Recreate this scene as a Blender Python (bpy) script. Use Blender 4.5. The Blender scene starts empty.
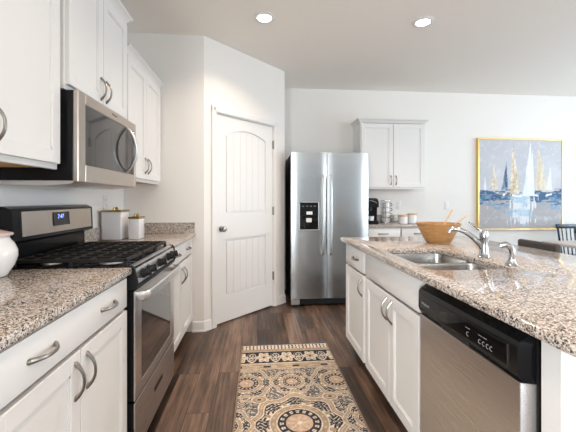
import bpy, bmesh, math, random
import numpy as np
from mathutils import Vector, Matrix

PI = math.pi
SC = bpy.context.scene
COL = SC.collection

# ------------------------------------------------------------------ camera, world, lights, exposure
F_PX, YAW, CAM_H, HOR_Y = 340.3, 0.090, 1.2252, 199.42
cd = bpy.data.cameras.new('camera')
cam = bpy.data.objects.new('camera', cd)
COL.objects.link(cam)
cam.location = (0, 0, CAM_H)
cam.rotation_euler = (PI / 2, 0, -YAW)
cd.sensor_width = 36.0
cd.sensor_fit = 'HORIZONTAL'
cd.lens = F_PX / 576 * 36.0
cd.shift_y = (HOR_Y - 216) / 576
cd.clip_start = 0.02
SC.camera = cam

world = bpy.data.worlds.new('sky')
SC.world = world
world.use_nodes = True
wb = world.node_tree.nodes['Background']
wb.inputs[0].default_value = (0.62, 0.80, 1.0, 1)
wb.inputs[1].default_value = 1.6

SC.view_settings.view_transform = 'Standard'
SC.view_settings.look = 'None'
SC.view_settings.gamma = 1.0
SC.view_settings.use_curve_mapping = False
SC.view_settings.exposure = 0.03

P_RIGHT, P_FILL_LEFT, P_FILL_RIGHT = 72, 430, 175
LAMP_POWER, LAMP_FILL_POWER = 9.0, 8.0
LAMP_COLOR = (1.0, 0.80, 0.63)


def area_light(name, loc, rot, sx, sy, power, color, spread=PI):
    ld = bpy.data.lights.new(name, 'AREA')
    ld.shape = 'RECTANGLE'
    ld.size, ld.size_y = sx, sy
    ld.energy = power
    ld.color = color
    ld.spread = spread
    o = bpy.data.objects.new(name, ld)
    COL.objects.link(o)
    o.location = loc
    o.rotation_euler = rot
    return o


# daylight through the dining window; two fill lights added at invented window openings
area_light('daylight_right', (5.83, 2.4, 1.5), (0, PI / 2, 0), 1.7, 2.6, P_RIGHT, (0.72, 0.87, 1.0))
area_light('fill_light_right', (5.83, -3.4, 1.4), (0, PI / 2, 0), 2.0, 3.6, P_FILL_RIGHT, (0.86, 0.94, 1.0))
area_light('fill_light_left', (-1.245, -3.5, 1.3), (0, -PI / 2, 0), 2.0, 3.4, P_FILL_LEFT, (0.90, 0.96, 1.0))


# ------------------------------------------------------------------ materials
def mat(name, color=(0.8, 0.8, 0.8), rough=0.5, metal=0.0, spec=0.5, emit=None, estr=0.0, coat=0.0):
    m = bpy.data.materials.new(name)
    m.use_nodes = True
    b = m.node_tree.nodes['Principled BSDF']
    b.inputs['Base Color'].default_value = (*color, 1)
    b.inputs['Roughness'].default_value = rough
    b.inputs['Metallic'].default_value = metal
    b.inputs['Specular IOR Level'].default_value = spec
    b.inputs['Coat Weight'].default_value = coat
    b.inputs['Coat Roughness'].default_value = 0.08
    if emit:
        b.inputs['Emission Color'].default_value = (*emit, 1)
        b.inputs['Emission Strength'].default_value = estr
    return m


def nt(m):
    return m.node_tree, m.node_tree.nodes, m.node_tree.links, m.node_tree.nodes['Principled BSDF']


def ramp(nodes, stops, interp='LINEAR'):
    r = nodes.new('ShaderNodeValToRGB')
    r.color_ramp.interpolation = interp
    el = r.color_ramp.elements
    while len(el) < len(stops):
        el.new(0.5)
    for e, (p, c) in zip(el, stops):
        e.position = p
        e.color = (*c, 1)
    return r


def tex_coord(nodes, links, scale=(1, 1, 1), rot=(0, 0, 0), kind='Object'):
    t = nodes.new('ShaderNodeTexCoord')
    mp = nodes.new('ShaderNodeMapping')
    mp.inputs['Scale'].default_value = scale
    mp.inputs['Rotation'].default_value = rot
    links.new(t.outputs[kind], mp.inputs['Vector'])
    return mp.outputs['Vector']


def noise(nodes, links, vec, scale, detail=3, rough=0.5):
    n = nodes.new('ShaderNodeTexNoise')
    n.inputs['Scale'].default_value = scale
    n.inputs['Detail'].default_value = detail
    n.inputs['Roughness'].default_value = rough
    links.new(vec, n.inputs['Vector'])
    return n


def bump(nodes, links, bsdf, height, strength, dist=0.001):
    b = nodes.new('ShaderNodeBump')
    b.inputs['Strength'].default_value = strength
    b.inputs['Distance'].default_value = dist
    links.new(height, b.inputs['Height'])
    links.new(b.outputs['Normal'], bsdf.inputs['Normal'])
    return b


def paint_mat(name, color, rough, bscale, bstr, spec=0.4):
    m = mat(name, color, rough, spec=spec)
    t, n, l, b = nt(m)
    v = tex_coord(n, l)
    ns = noise(n, l, v, bscale, 4)
    bump(n, l, b, ns.outputs['Fac'], bstr, 0.002)
    return m


M = {}
M['wall'] = paint_mat('wall_paint', (0.865, 0.835, 0.795), 0.75, 260, 0.08)
M['dim_reflection'] = paint_mat('dim_reflection_paint', (0.22, 0.235, 0.25), 0.75, 260, 0.08)  # unseen front wall darkened to give the refrigerator a dim bluish reflection
M['ceiling'] = paint_mat('ceiling_paint', (0.93, 0.885, 0.825), 0.9, 110, 0.35)
M['trim'] = paint_mat('trim_paint', (0.84, 0.82, 0.80), 0.38, 60, 0.02)
M['cabinet'] = paint_mat('cabinet_paint', (0.80, 0.785, 0.765), 0.34, 40, 0.02)
M['raw_wood'] = mat('raw_maple', (0.62, 0.36, 0.13), 0.55)
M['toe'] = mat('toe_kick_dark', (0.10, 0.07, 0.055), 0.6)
M['nickel'] = mat('brushed_nickel', (0.33, 0.305, 0.275), 0.28, 1.0)
M['chrome'] = mat('chrome', (0.46, 0.475, 0.495), 0.06, 1.0)
M['black'] = mat('black_enamel', (0.008, 0.008, 0.009), 0.20, spec=0.2)
M['black_matte'] = mat('black_plastic', (0.012, 0.012, 0.013), 0.45, spec=0.25)
M['iron'] = mat('cast_iron', (0.014, 0.013, 0.013), 0.5, spec=0.3)
M['black_glass'] = mat('black_glass', (0.006, 0.006, 0.007), 0.035, spec=0.3)
M['oven_glass'] = mat('oven_glass', (0.012, 0.011, 0.011), 0.03, spec=0.9, coat=0.6)
M['micro_glass'] = mat('microwave_glass', (0.02, 0.018, 0.017), 0.04, spec=0.5, coat=0.12)
M['alu'] = mat('burner_aluminium', (0.72, 0.71, 0.69), 0.35, 1.0)
M['white_cer'] = mat('white_ceramic', (0.80, 0.78, 0.77), 0.12, coat=0.5)
M['pink_cer'] = mat('ceramic_lid', (0.72, 0.55, 0.52), 0.3, coat=0.3)
M['canister'] = mat('canister_white', (0.78, 0.77, 0.78), 0.18, coat=0.3)
M['brass'] = mat('aged_brass', (0.48, 0.33, 0.12), 0.3, 1.0)
M['gold'] = mat('gold_frame', (0.80, 0.56, 0.22), 0.3, 1.0)
M['plastic_white'] = mat('white_plastic', (0.82, 0.82, 0.82), 0.35)
M['slot'] = mat('socket_slot', (0.10, 0.10, 0.10), 0.5)
M['grey_mark'] = mat('printed_mark', (0.40, 0.42, 0.44), 0.5)
M['paddle'] = mat('dispenser_paddle', (0.80, 0.80, 0.80), 0.3)
M['stool'] = mat('stool_leather', (0.04, 0.034, 0.032), 0.5)
M['navy'] = mat('navy_lacquer', (0.008, 0.022, 0.045), 0.25, coat=0.3)
M['table'] = mat('table_top', (0.55, 0.50, 0.475), 0.35)
M['display_on'] = mat('display_digits', (0.1, 0.15, 1.0), 0.4, emit=(0.22, 0.30, 1.0), estr=3.0)
M['lamp_lens'] = mat('lamp_lens', (1, 1, 1), 0.4, emit=(1.0, 0.93, 0.84), estr=14.0)
M['gasket'] = mat('gasket', (0.01, 0.01, 0.01), 0.7)


def steel(name, base, rough, axis):
    m = mat(name, base, rough, 1.0)
    t, n, l, b = nt(m)
    sc = [4, 4, 4]
    for i in range(3):
        if i not in axis:
            sc[i] = 700
    v = tex_coord(n, l, tuple(sc))
    ns = noise(n, l, v, 1.0, 2)
    bump(n, l, b, ns.outputs['Fac'], 0.02, 0.0004)
    r = n.new('ShaderNodeMapRange')
    r.inputs['To Min'].default_value = rough * 0.85
    r.inputs['To Max'].default_value = rough * 1.2
    l.new(ns.outputs['Fac'], r.inputs['Value'])
    l.new(r.outputs['Result'], b.inputs['Roughness'])
    return m


M['steel'] = steel('stainless_steel', (0.70, 0.69, 0.69), 0.28, (0,))
M['warm_steel'] = steel('warm_stainless', (0.50, 0.445, 0.395), 0.30, (0,))
M['handle_steel'] = steel('handle_stainless', (0.80, 0.80, 0.80), 0.32, (2,))
M['fridge_steel'] = steel('fridge_stainless', (0.42, 0.435, 0.44), 0.25, (0,))
M['sink_steel'] = steel('sink_stainless', (0.46, 0.45, 0.435), 0.25, (1,))


def granite():
    m = mat('speckled_granite', (0.6, 0.5, 0.42), 0.10, spec=0.55)
    t, n, l, b = nt(m)
    v = tex_coord(n, l)
    wob = noise(n, l, v, 60, 2)
    mx = n.new('ShaderNodeMix'); mx.data_type = 'VECTOR'
    mx.inputs['Factor'].default_value = 0.012
    l.new(v, mx.inputs[4]); l.new(wob.outputs['Color'], mx.inputs[5])
    vec = mx.outputs[1]
    vo = n.new('ShaderNodeTexVoronoi'); vo.inputs['Scale'].default_value = 225
    l.new(vec, vo.inputs['Vector'])
    sep = n.new('ShaderNodeSeparateColor'); l.new(vo.outputs['Color'], sep.inputs['Color'])
    big = noise(n, l, v, 16, 3, 0.6)
    add = n.new('ShaderNodeMath'); add.operation = 'MULTIPLY_ADD'
    l.new(big.outputs['Fac'], add.inputs[0]); add.inputs[1].default_value = 0.55
    l.new(sep.outputs[0], add.inputs[2])
    sub = n.new('ShaderNodeMath'); sub.operation = 'SUBTRACT'
    l.new(add.outputs[0], sub.inputs[0]); sub.inputs[1].default_value = 0.275
    r = ramp(n, [(0.0, (0.035, 0.032, 0.033)), (0.10, (0.19, 0.165, 0.15)), (0.19, (0.34, 0.275, 0.23)),
                 (0.34, (0.47, 0.395, 0.335)), (0.50, (0.59, 0.52, 0.455)), (0.68, (0.69, 0.645, 0.595)),
                 (0.93, (0.43, 0.31, 0.235))], 'CONSTANT')
    l.new(sub.outputs[0], r.inputs['Fac'])
    vo2 = n.new('ShaderNodeTexVoronoi'); vo2.inputs['Scale'].default_value = 300
    l.new(vec, vo2.inputs['Vector'])
    sep2 = n.new('ShaderNodeSeparateColor'); l.new(vo2.outputs['Color'], sep2.inputs['Color'])
    gt = n.new('ShaderNodeMath'); gt.operation = 'GREATER_THAN'; gt.inputs[1].default_value = 0.88
    l.new(sep2.outputs[1], gt.inputs[0])
    mc = n.new('ShaderNodeMix'); mc.data_type = 'RGBA'
    l.new(gt.outputs[0], mc.inputs['Factor'])
    l.new(r.outputs['Color'], mc.inputs[6])
    mc.inputs[7].default_value = (0.035, 0.03, 0.03, 1)
    l.new(mc.outputs[2], b.inputs['Base Color'])
    return m


M['granite'] = granite()


def floor_mat():
    m = mat('plank_floor', (0.2, 0.12, 0.08), 0.32, spec=0.45)
    t, n, l, b = nt(m)
    tc = n.new('ShaderNodeTexCoord')
    sx = n.new('ShaderNodeSeparateXYZ'); l.new(tc.outputs['Object'], sx.inputs[0])
    cx = n.new('ShaderNodeCombineXYZ')
    l.new(sx.outputs['Y'], cx.inputs['X']); l.new(sx.outputs['X'], cx.inputs['Y'])
    br = n.new('ShaderNodeTexBrick')
    br.offset = 0.37; br.offset_frequency = 3
    br.inputs['Scale'].default_value = 1.0
    br.inputs['Brick Width'].default_value = 1.22
    br.inputs['Row Height'].default_value = 0.135
    br.inputs['Mortar Size'].default_value = 0.0016
    br.inputs['Mortar Smooth'].default_value = 0.1
    br.inputs['Color1'].default_value = (0, 0, 0, 1)
    br.inputs['Color2'].default_value = (1, 1, 1, 1)
    br.inputs['Mortar'].default_value = (0.5, 0.5, 0.5, 1)
    l.new(cx.outputs[0], br.inputs['Vector'])
    # grain stretched along the plank, shifted per plank
    sh = n.new('ShaderNodeVectorMath'); sh.operation = 'MULTIPLY_ADD'
    l.new(br.outputs['Color'], sh.inputs[0]); sh.inputs[1].default_value = (7, 13, 3)
    l.new(cx.outputs[0], sh.inputs[2])
    mp = n.new('ShaderNodeMapping'); mp.inputs['Scale'].default_value = (1.5, 26, 1)
    l.new(sh.outputs[0], mp.inputs['Vector'])
    g = noise(n, l, mp.outputs[0], 1.6, 7, 0.65)
    mp2 = n.new('ShaderNodeMapping'); mp2.inputs['Scale'].default_value = (2.2, 7, 1)
    l.new(sh.outputs[0], mp2.inputs['Vector'])
    g2 = noise(n, l, mp2.outputs[0], 1.3, 4, 0.55)
    a1 = n.new('ShaderNodeMath'); a1.operation = 'MULTIPLY_ADD'
    l.new(g.outputs['Fac'], a1.inputs[0]); a1.inputs[1].default_value = 1.45
    a2 = n.new('ShaderNodeMath'); a2.operation = 'MULTIPLY_ADD'
    l.new(g2.outputs['Fac'], a2.inputs[0]); a2.inputs[1].default_value = 0.62
    sepb = n.new('ShaderNodeSeparateColor'); l.new(br.outputs['Color'], sepb.inputs['Color'])
    a0 = n.new('ShaderNodeMath'); a0.operation = 'MULTIPLY_ADD'
    l.new(sepb.outputs[0], a0.inputs[0]); a0.inputs[1].default_value = 0.55; a0.inputs[2].default_value = -0.82
    l.new(a0.outputs[0], a2.inputs[2]); l.new(a2.outputs[0], a1.inputs[2])
    r = ramp(n, [(0.12, (0.020, 0.012, 0.009)), (0.38, (0.062, 0.036, 0.024)), (0.55, (0.112, 0.066, 0.044)),
                 (0.75, (0.195, 0.118, 0.078)), (0.95, (0.28, 0.185, 0.13))])
    l.new(a1.outputs[0], r.inputs['Fac'])
    mm = n.new('ShaderNodeMix'); mm.data_type = 'RGBA'
    l.new(br.outputs['Fac'], mm.inputs['Factor'])
    l.new(r.outputs['Color'], mm.inputs[6]); mm.inputs[7].default_value = (0.02, 0.012, 0.009, 1)
    l.new(mm.outputs[2], b.inputs['Base Color'])
    rr = n.new('ShaderNodeMapRange'); rr.inputs['To Min'].default_value = 0.28; rr.inputs['To Max'].default_value = 0.5
    l.new(g.outputs['Fac'], rr.inputs['Value']); l.new(rr.outputs['Result'], b.inputs['Roughness'])
    bump(n, l, b, g.outputs['Fac'], 0.12, 0.002)
    return m


M['floor'] = floor_mat()


def wood_mat(name, c1, c2, scale, rough=0.4):
    m = mat(name, c1, rough)
    t, n, l, b = nt(m)
    v = tex_coord(n, l, (3, 3, 22))
    g = noise(n, l, v, scale, 5, 0.6)
    r = ramp(n, [(0.3, c1), (0.7, c2)])
    l.new(g.outputs['Fac'], r.inputs['Fac'])
    l.new(r.outputs['Color'], b.inputs['Base Color'])
    return m


M['bowl_wood'] = wood_mat('bowl_wood', (0.31, 0.150, 0.050), (0.53, 0.29, 0.115), 3.0)
M['light_wood'] = wood_mat('light_wood', (0.60, 0.38, 0.21), (0.68, 0.46, 0.27), 3.0)


def attr_mat(name, rough, bscale=0, bstr=0):
    m = mat(name, (1, 1, 1), rough, spec=0.2)
    t, n, l, b = nt(m)
    a = n.new('ShaderNodeAttribute'); a.attribute_name = 'pattern'
    l.new(a.outputs['Color'], b.inputs['Base Color'])
    if bscale:
        v = tex_coord(n, l)
        ns = noise(n, l, v, bscale, 2)
        bump(n, l, b, ns.outputs['Fac'], bstr, 0.002)
    return m


M['rug'] = attr_mat('woven_rug', 0.95, 500, 0.4)
M['canvas'] = attr_mat('painted_canvas', 0.6, 300, 0.15)


def glass_mat():
    m = bpy.data.materials.new('window_glass')
    m.use_nodes = True
    t = m.node_tree; n = t.nodes; l = t.links
    n.clear()
    o = n.new('ShaderNodeOutputMaterial'); mx = n.new('ShaderNodeMixShader')
    tr = n.new('ShaderNodeBsdfTransparent'); gl = n.new('ShaderNodeBsdfGlossy')
    gl.inputs['Roughness'].default_value = 0.02
    mx.inputs[0].default_value = 0.06
    l.new(tr.outputs[0], mx.inputs[1]); l.new(gl.outputs[0], mx.inputs[2]); l.new(mx.outputs[0], o.inputs[0])
    return m


M['glass'] = glass_mat()


# ------------------------------------------------------------------ mesh helpers
class MB:
    def __init__(self):
        self.v, self.f, self.m, self.mats = [], [], [], []

    def slot(self, k):
        if k not in self.mats:
            self.mats.append(k)
        return self.mats.index(k)

    def add(self, vs, fs, k=None):
        o = len(self.v)
        self.v += [tuple(p) for p in vs]
        s = self.slot(k) if k else 0
        for f in fs:
            self.f.append([i + o for i in f]); self.m.append(s)

    def box(self, x0, x1, y0, y1, z0, z1, bev=0.0, k=None, seg=1):
        vs = [(x0, y0, z0), (x1, y0, z0), (x1, y1, z0), (x0, y1, z0), (x0, y0, z1), (x1, y0, z1), (x1, y1, z1), (x0, y1, z1)]
        fs = [(0, 3, 2, 1), (4, 5, 6, 7), (0, 1, 5, 4), (1, 2, 6, 5), (2, 3, 7, 6), (3, 0, 4, 7)]
        if bev > 0:
            bm = bmesh.new()
            bv = [bm.verts.new(p) for p in vs]
            for f in fs:
                bm.faces.new([bv[i] for i in f])
            bmesh.ops.bevel(bm, geom=bm.edges[:], offset=bev, segments=seg, affect='EDGES', profile=0.5)
            bm.verts.index_update()
            vs = [v.co[:] for v in bm.verts]
            fs = [[v.index for v in f.verts] for f in bm.faces]
            bm.free()
        self.add(vs, fs, k)
        return self

    def prism(self, poly, a0, a1, plane='xz', k=None):
        """polygon in a plane, extruded along the third axis from a0 to a1"""
        def pt(u, w, a):
            return {'xz': (u, a, w), 'xy': (u, w, a), 'yz': (a, u, w)}[plane]
        n = len(poly)
        vs = [pt(u, w, a0) for u, w in poly] + [pt(u, w, a1) for u, w in poly]
        fs = [list(range(n)), list(range(2 * n - 1, n - 1, -1))]
        for i in range(n):
            j = (i + 1) % n
            fs.append((i, j, n + j, n + i))
        self.add(vs, fs, k)
        return self

    def lathe(self, prof, c=(0, 0, 0), n=28, k=None, axis='z', squash=1.0):
        vs, fs = [], []
        rings = []
        for r, z in prof:
            ring = []
            if r < 1e-6:
                vs.append((0, 0, z)); ring = [len(vs) - 1]
            else:
                for i in range(n):
                    a = 2 * PI * i / n
                    vs.append((r * math.cos(a), r * squash * math.sin(a), z)); ring.append(len(vs) - 1)
            rings.append(ring)
        for a, b in zip(rings[:-1], rings[1:]):
            for i in range(n):
                j = (i + 1) % n
                if len(a) == 1 and len(b) == 1:
                    continue
                if len(a) == 1:
                    fs.append((a[0], b[i], b[j]))
                elif len(b) == 1:
                    fs.append((a[i], a[j], b[0]))
                else:
                    fs.append((a[i], a[j], b[j], b[i]))
        for ring in (rings[0], rings[-1]):
            if len(ring) > 1:
                fs.append(list(ring))
        out = []
        for x, y, z in vs:
            if axis == 'z': p = (x, y, z)
            elif axis == 'y': p = (x, z, y)
            else: p = (z, x, y)
            out.append((p[0] + c[0], p[1] + c[1], p[2] + c[2]))
        self.add(out, fs, k)
        return self

    def tube(self, pts, r, n=8, k=None, flat=None):
        """tube along points; r scalar or list; flat=(a,b) scales the section"""
        P = [Vector(p) for p in pts]
        m = len(P)
        R = r if isinstance(r, (list, tuple)) else [r] * m
        T = []
        for i in range(m):
            d = (P[min(i + 1, m - 1)] - P[max(i - 1, 0)])
            T.append(d.normalized())
        up = Vector((0, 0, 1)) if abs(T[0].z) < 0.9 else Vector((1, 0, 0))
        N = (up - T[0] * up.dot(T[0])).normalized()
        vs, fs = [], []
        for i in range(m):
            N = (N - T[i] * N.dot(T[i])).normalized()
            B = T[i].cross(N)
            for q in range(n):
                a = 2 * PI * q / n
                ca, sa = math.cos(a), math.sin(a)
                if flat: ca, sa = ca * flat[0], sa * flat[1]
                vs.append(P[i] + N * ca * R[i] + B * sa * R[i])
        for i in range(m - 1):
            for q in range(n):
                w = (q + 1) % n
                fs.append((i * n + q, i * n + w, (i + 1) * n + w, (i + 1) * n + q))
        fs.append(list(range(n - 1, -1, -1)))
        fs.append([(m - 1) * n + q for q in range(n)])
        self.add(vs, fs, k)
        return self

    def sweep(self, path, prof, k=None):
        """sweep profile [(out, z)] along an open 2D path with mitred corners; 'out' is to the right of travel"""
        P = [Vector(p) for p in path]
        m = len(P); n = len(prof)
        vs, fs = [], []
        for i in range(m):
            d0 = (P[i] - P[i - 1]).normalized() if i > 0 else None
            d1 = (P[i + 1] - P[i]).normalized() if i < m - 1 else None
            n0 = Vector((d0.y, -d0.x)) if d0 else None
            n1 = Vector((d1.y, -d1.x)) if d1 else None
            if n0 is None: q = n1
            elif n1 is None: q = n0
            else:
                s = n0 + n1
                q = s / max(s.dot(n1), 1e-6)
            for o, z in prof:
                vs.append((P[i].x + q.x * o, P[i].y + q.y * o, z))
        for i in range(m - 1):
            for j in range(n):
                w = (j + 1) % n
                fs.append((i * n + j, i * n + w, (i + 1) * n + w, (i + 1) * n + j))
        fs.append(list(range(n)))
        fs.append([(m - 1) * n + j for j in range(n)][::-1])
        self.add(vs, fs, k)
        return self

    def xf(self, mtx):
        self.v = [tuple(mtx @ Vector(p)) for p in self.v]
        return self

    def build(self, name, k=None, parent=None, smooth=35):
        me = bpy.data.meshes.new(name)
        me.from_pydata(self.v, [], self.f)
        bm = bmesh.new(); bm.from_mesh(me)
        bmesh.ops.recalc_face_normals(bm, faces=bm.faces[:])
        bm.to_mesh(me); bm.free()
        if self.mats:
            for q in self.mats: me.materials.append(M[q])
            if len(self.mats) > 1:
                for p, s in zip(me.polygons, self.m): p.material_index = s
        else:
            me.materials.append(M[k])
        if smooth:
            for p in me.polygons: p.use_smooth = True
            me.set_sharp_from_angle(angle=math.radians(smooth))
        o = bpy.data.objects.new(name, me)
        COL.objects.link(o)
        if parent: o.parent = parent
        return o


def thing(name, label, cat, loc=(0, 0, 0), rz=0.0, group=None):
    o = bpy.data.objects.new(name, None)
    o.empty_display_size = 0.05
    COL.objects.link(o)
    o.location = loc; o.rotation_euler = (0, 0, rz)
    o['label'] = label; o['category'] = cat
    if group: o['group'] = group
    return o


def tag(o, label, cat, group=None):
    o['label'] = label; o['category'] = cat
    if group: o['group'] = group
    return o


def struct(o, label=None):
    o['kind'] = 'structure'
    if label: o['label'] = label
    return o


def dup(o, parent=None):
    c = o.copy(); COL.objects.link(c)
    if parent: c.parent = parent
    for ch in o.children: dup(ch, c)
    return c


def text_part(body, size, k, parent, loc, rot, name='lettering', extrude=0.0002):
    cu = bpy.data.curves.new(name, 'FONT')
    cu.body = body; cu.size = size; cu.extrude = extrude
    cu.align_x = 'CENTER'; cu.align_y = 'CENTER'
    tmp = bpy.data.objects.new('tmp_text', cu)
    COL.objects.link(tmp)
    bpy.context.view_layer.update()
    me = bpy.data.meshes.new_from_object(tmp.evaluated_get(bpy.context.evaluated_depsgraph_get()))
    bpy.data.objects.remove(tmp); bpy.data.curves.remove(cu)
    me.materials.clear(); me.materials.append(M[k])
    o = bpy.data.objects.new(name, me)
    COL.objects.link(o)
    o.parent = parent; o.location = loc; o.rotation_euler = rot
    return o


# ------------------------------------------------------------------ the setting
XL, YB, XR, YF, CEIL = -1.215, 4.638, 5.80, -6.20, 2.749
PX, PY, PD = -0.494, 3.222, 0.818            # pantry corner, length of the diagonal in x
QX, QY = PX + PD, PY + PD

struct(MB().box(XL - .1, XR + .1, YF - .1, YB + .1, -.06, 0).build('floor', 'floor', smooth=0), 'dark brown wood plank floor')
struct(MB().box(XL - .1, XR + .1, YF - .1, YB + .1, CEIL, CEIL + .06).build('ceiling', 'ceiling', smooth=0))
struct(MB().box(XL, XR + .1, YB, YB + .1, 0, CEIL).build('wall_back', 'wall', smooth=0))
struct(MB().box(XL - .1, XR + .1, YF - .1, YF, 0, CEIL).build('wall_front', 'dim_reflection', smooth=0))


def side_wall(name, xa, xb, y0, y1, holes):
    """wall along y with window holes (y0, y1, z0, z1)"""
    mb = MB(); y = y0
    for h0, h1, z0, z1 in holes:
        mb.box(xa, xb, y, h0, 0, CEIL).box(xa, xb, h0, h1, 0, z0).box(xa, xb, h0, h1, z1, CEIL)
        y = h1
    mb.box(xa, xb, y, y1, 0, CEIL)
    struct(mb.build(name, 'wall', smooth=0))


WIN_R = [(-5.25, -1.55, .35, 2.45), (1.05, 3.75, .62, 2.38)]  # an opening invented for the right fill light, then the dining window
WIN_FILL_L = [(-5.25, -1.75, .25, 2.35)]  # opening invented for the left fill light
side_wall('wall_right', XR, XR + .1, YF, YB, WIN_R)
side_wall('wall_left', XL - .1, XL, YF, YB + .1, WIN_FILL_L)


def window(name, xa, xb, gx, y0, y1, z0, z1, nm):
    fr = MB()
    fr.box(xa, xb, y0, y0 + .06, z0, z1, .004).box(xa, xb, y1 - .06, y1, z0, z1, .004)
    fr.box(xa, xb, y0 + .06, y1 - .06, z0, z0 + .06, .004).box(xa, xb, y0 + .06, y1 - .06, z1 - .06, z1, .004)
    for q in range(1, nm):
        y = y0 + (y1 - y0) * q / nm
        fr.box(xa, xb, y - .04, y + .04, z0 + .06, z1 - .06, .004)
    o = struct(fr.build(name, 'trim'))
    MB().box(gx, gx + .005, y0, y1, z0, z1).build('pane', 'glass', o, smooth=0)


for q, (h, nm) in enumerate(zip(WIN_R, (3, 2))): window('window_%d' % (q + 1), XR + .02, XR + .075, XR + .08, *h, nm)  # the first frame is added around the right fill light
window('window_3', XL - .075, XL - .02, XL - .085, *WIN_FILL_L[0], 3)  # added frame around the left fill light

# pantry walls: return, diagonal with the door opening, fridge nook side
d45 = Vector((1, 1)) / math.sqrt(2)
n45 = Vector((-1, 1)) / math.sqrt(2)          # into the pantry
TH = .1


def diag_pt(s, o=0.0):
    p = Vector((PX, PY)) + d45 * s + n45 * o
    return (p.x, p.y)


LD = PD * math.sqrt(2)
kk = TH * math.tan(math.radians(22.5))
A_, B_ = .138, .966                           # door opening along the diagonal
pw = MB()
pw.prism([(XL, PY), (PX, PY), diag_pt(-kk, TH) if False else (PX - kk, PY + TH), (XL, PY + TH)], 0, CEIL, 'xy')
pw.prism([diag_pt(0), diag_pt(A_), diag_pt(A_, TH), (PX - kk, PY + TH)], 0, CEIL, 'xy')
pw.prism([diag_pt(A_), diag_pt(B_), diag_pt(B_, TH), diag_pt(A_, TH)], 2.068, CEIL, 'xy')
pw.prism([diag_pt(B_), diag_pt(LD), (QX - TH, QY + kk), diag_pt(B_, TH)], 0, CEIL, 'xy')
pw.prism([(QX, QY), (QX, YB), (QX - TH, YB), (QX - TH, QY + kk)], 0, CEIL, 'xy')
struct(pw.build('wall_pantry', 'wall', smooth=0))

# baseboards
bprof = [(0, 0), (.019, 0), (.019, .012), (.013, .02), (.013, .078), (.006, .095), (0, .095)]
b1 = MB().sweep([(-.598, PY), (PX, PY), diag_pt(.078)], bprof)
struct(b1.build('baseboard_pantry', 'trim'))
b2 = MB().sweep([diag_pt(1.030), (QX, QY), (QX, QY + .05)], bprof)
struct(b2.build('baseboard_nook', 'trim'))
b3 = MB().sweep([(2.215, YB), (XR, YB)], bprof)
struct(b3.build('baseboard_back', 'trim'))

# pantry door in its casing
dr = MB()
AW = math.pi / 4
DL = Matrix.Translation((PX, PY, 0)) @ Matrix.Rotation(AW, 4, 'Z')
tr_ = MB()
for s0, s1 in ((.080, .140), (.964, 1.028)):
    tr_.box(s0, s1, -.017, 0, 0, 2.124, .004)
    tr_.box(s0 + .006, s1 - .012, -.0195, -.012, 0, 2.11, .002)
tr_.box(.080, 1.028, -.0175, 0, 2.064, 2.126, .004)
tr_.box(.092, 1.016, -.0195, -.012, 2.074, 2.118, .002)
tr_.box(A_ + .0005, A_ + .008, 0, .099, 0, 2.066).box(B_ - .008, B_ - .0005, 0, .099, 0, 2.066).box(A_ + .008, B_ - .008, 0, .099, 2.058, 2.0675)
o = struct(tr_.build('trim_1', 'trim'), 'white casing around the pantry door')
o.location = (PX, PY, 0); o.rotation_euler = (0, 0, AW)

x0, x1, z0, z1 = .149, .955, .014, 2.055
ux0, ux1, uz0, uzs, uzm = .262, .842, 1.078, 1.870, 1.940     # upper panel, arched
lx0, lx1, lz0, lz1 = .262, .842, .265, .832
f0, f1 = .012, .026


def arch(x, inset=0.0):
    u = (x - (ux0 + ux1) / 2) / ((ux1 - ux0) / 2)
    return uzs + (uzm - uzs) * (1 - u * u) - inset


dr.box(x0, x1, f1, .045, z0, z1)
dr.box(x0, ux0, f0, f1 + .001, z0, z1).box(ux1, x1, f0, f1 + .001, z0, z1)
dr.box(ux0, ux1, f0, f1 + .001, z0, lz0).box(ux0, ux1, f0, f1 + .001, lz1, uz0)
top = [(ux0 + (ux1 - ux0) * q / 16, arch(ux0 + (ux1 - ux0) * q / 16)) for q in range(17)]
dr.prism([(ux1, z1), (ux0, z1)] + top, f0, f1 + .001, 'xz')
# bevelled moulding inside each panel edge and the planked fields
ins = .024
for (pz0, pz1, ar) in ((lz0, lz1, False), (uz0, uzs, True)):
    fx0, fx1 = ux0 + ins, ux1 - ins
    nb = 6
    if ar: dr.prism([(fx0, pz0 + ins), (fx1, pz0 + ins)] + [(fx1 + (fx0 - fx1) * w / 16, arch(fx1 + (fx0 - fx1) * w / 16, ins)) for w in range(17)], f0 + .006, f1 + .001, 'xz')
    else: dr.box(fx0, fx1, f0 + .0068, f1 + .001, pz0 + ins, pz1 - ins)
    bw = (fx1 - fx0) / nb
    for q in range(nb):
        a, b = fx0 + q * bw + .0025, fx0 + (q + 1) * bw - .0025
        if ar:
            pts = [(a, pz0 + ins), (b, pz0 + ins)] + [(b + (a - b) * w / 4, arch(b + (a - b) * w / 4, ins)) for w in range(5)]
        else:
            pts = [(a, pz0 + ins), (b, pz0 + ins), (b, pz1 - ins), (a, pz1 - ins)]
        dr.prism(pts, f0 + .003, f1 + .001, 'xz')
door = struct(dr.build('door_1', 'trim'), 'white two panel pantry door with an arched planked upper panel')
door.location = (PX, PY, 0); door.rotation_euler = (0, 0, AW)
kb = MB().lathe([(.0, .0), (.030, .0), (.030, -.006), (.012, -.010), (.011, -.028), (.026, -.036), (.029, -.048), (.022, -.060), (0, -.064)], (.213, f0, .936), 20, axis='y')
kb.build('door_knob', 'nickel', door)
for hz in (1.85, 1.095, .352):
    MB().box(.9495, .9635, -.006, .0125, hz - .045, hz + .045, .002).tube([(.9575, -.006, hz - .05), (.9575, -.006, hz + .05)], .006).build('hinge', 'nickel', door)


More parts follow.
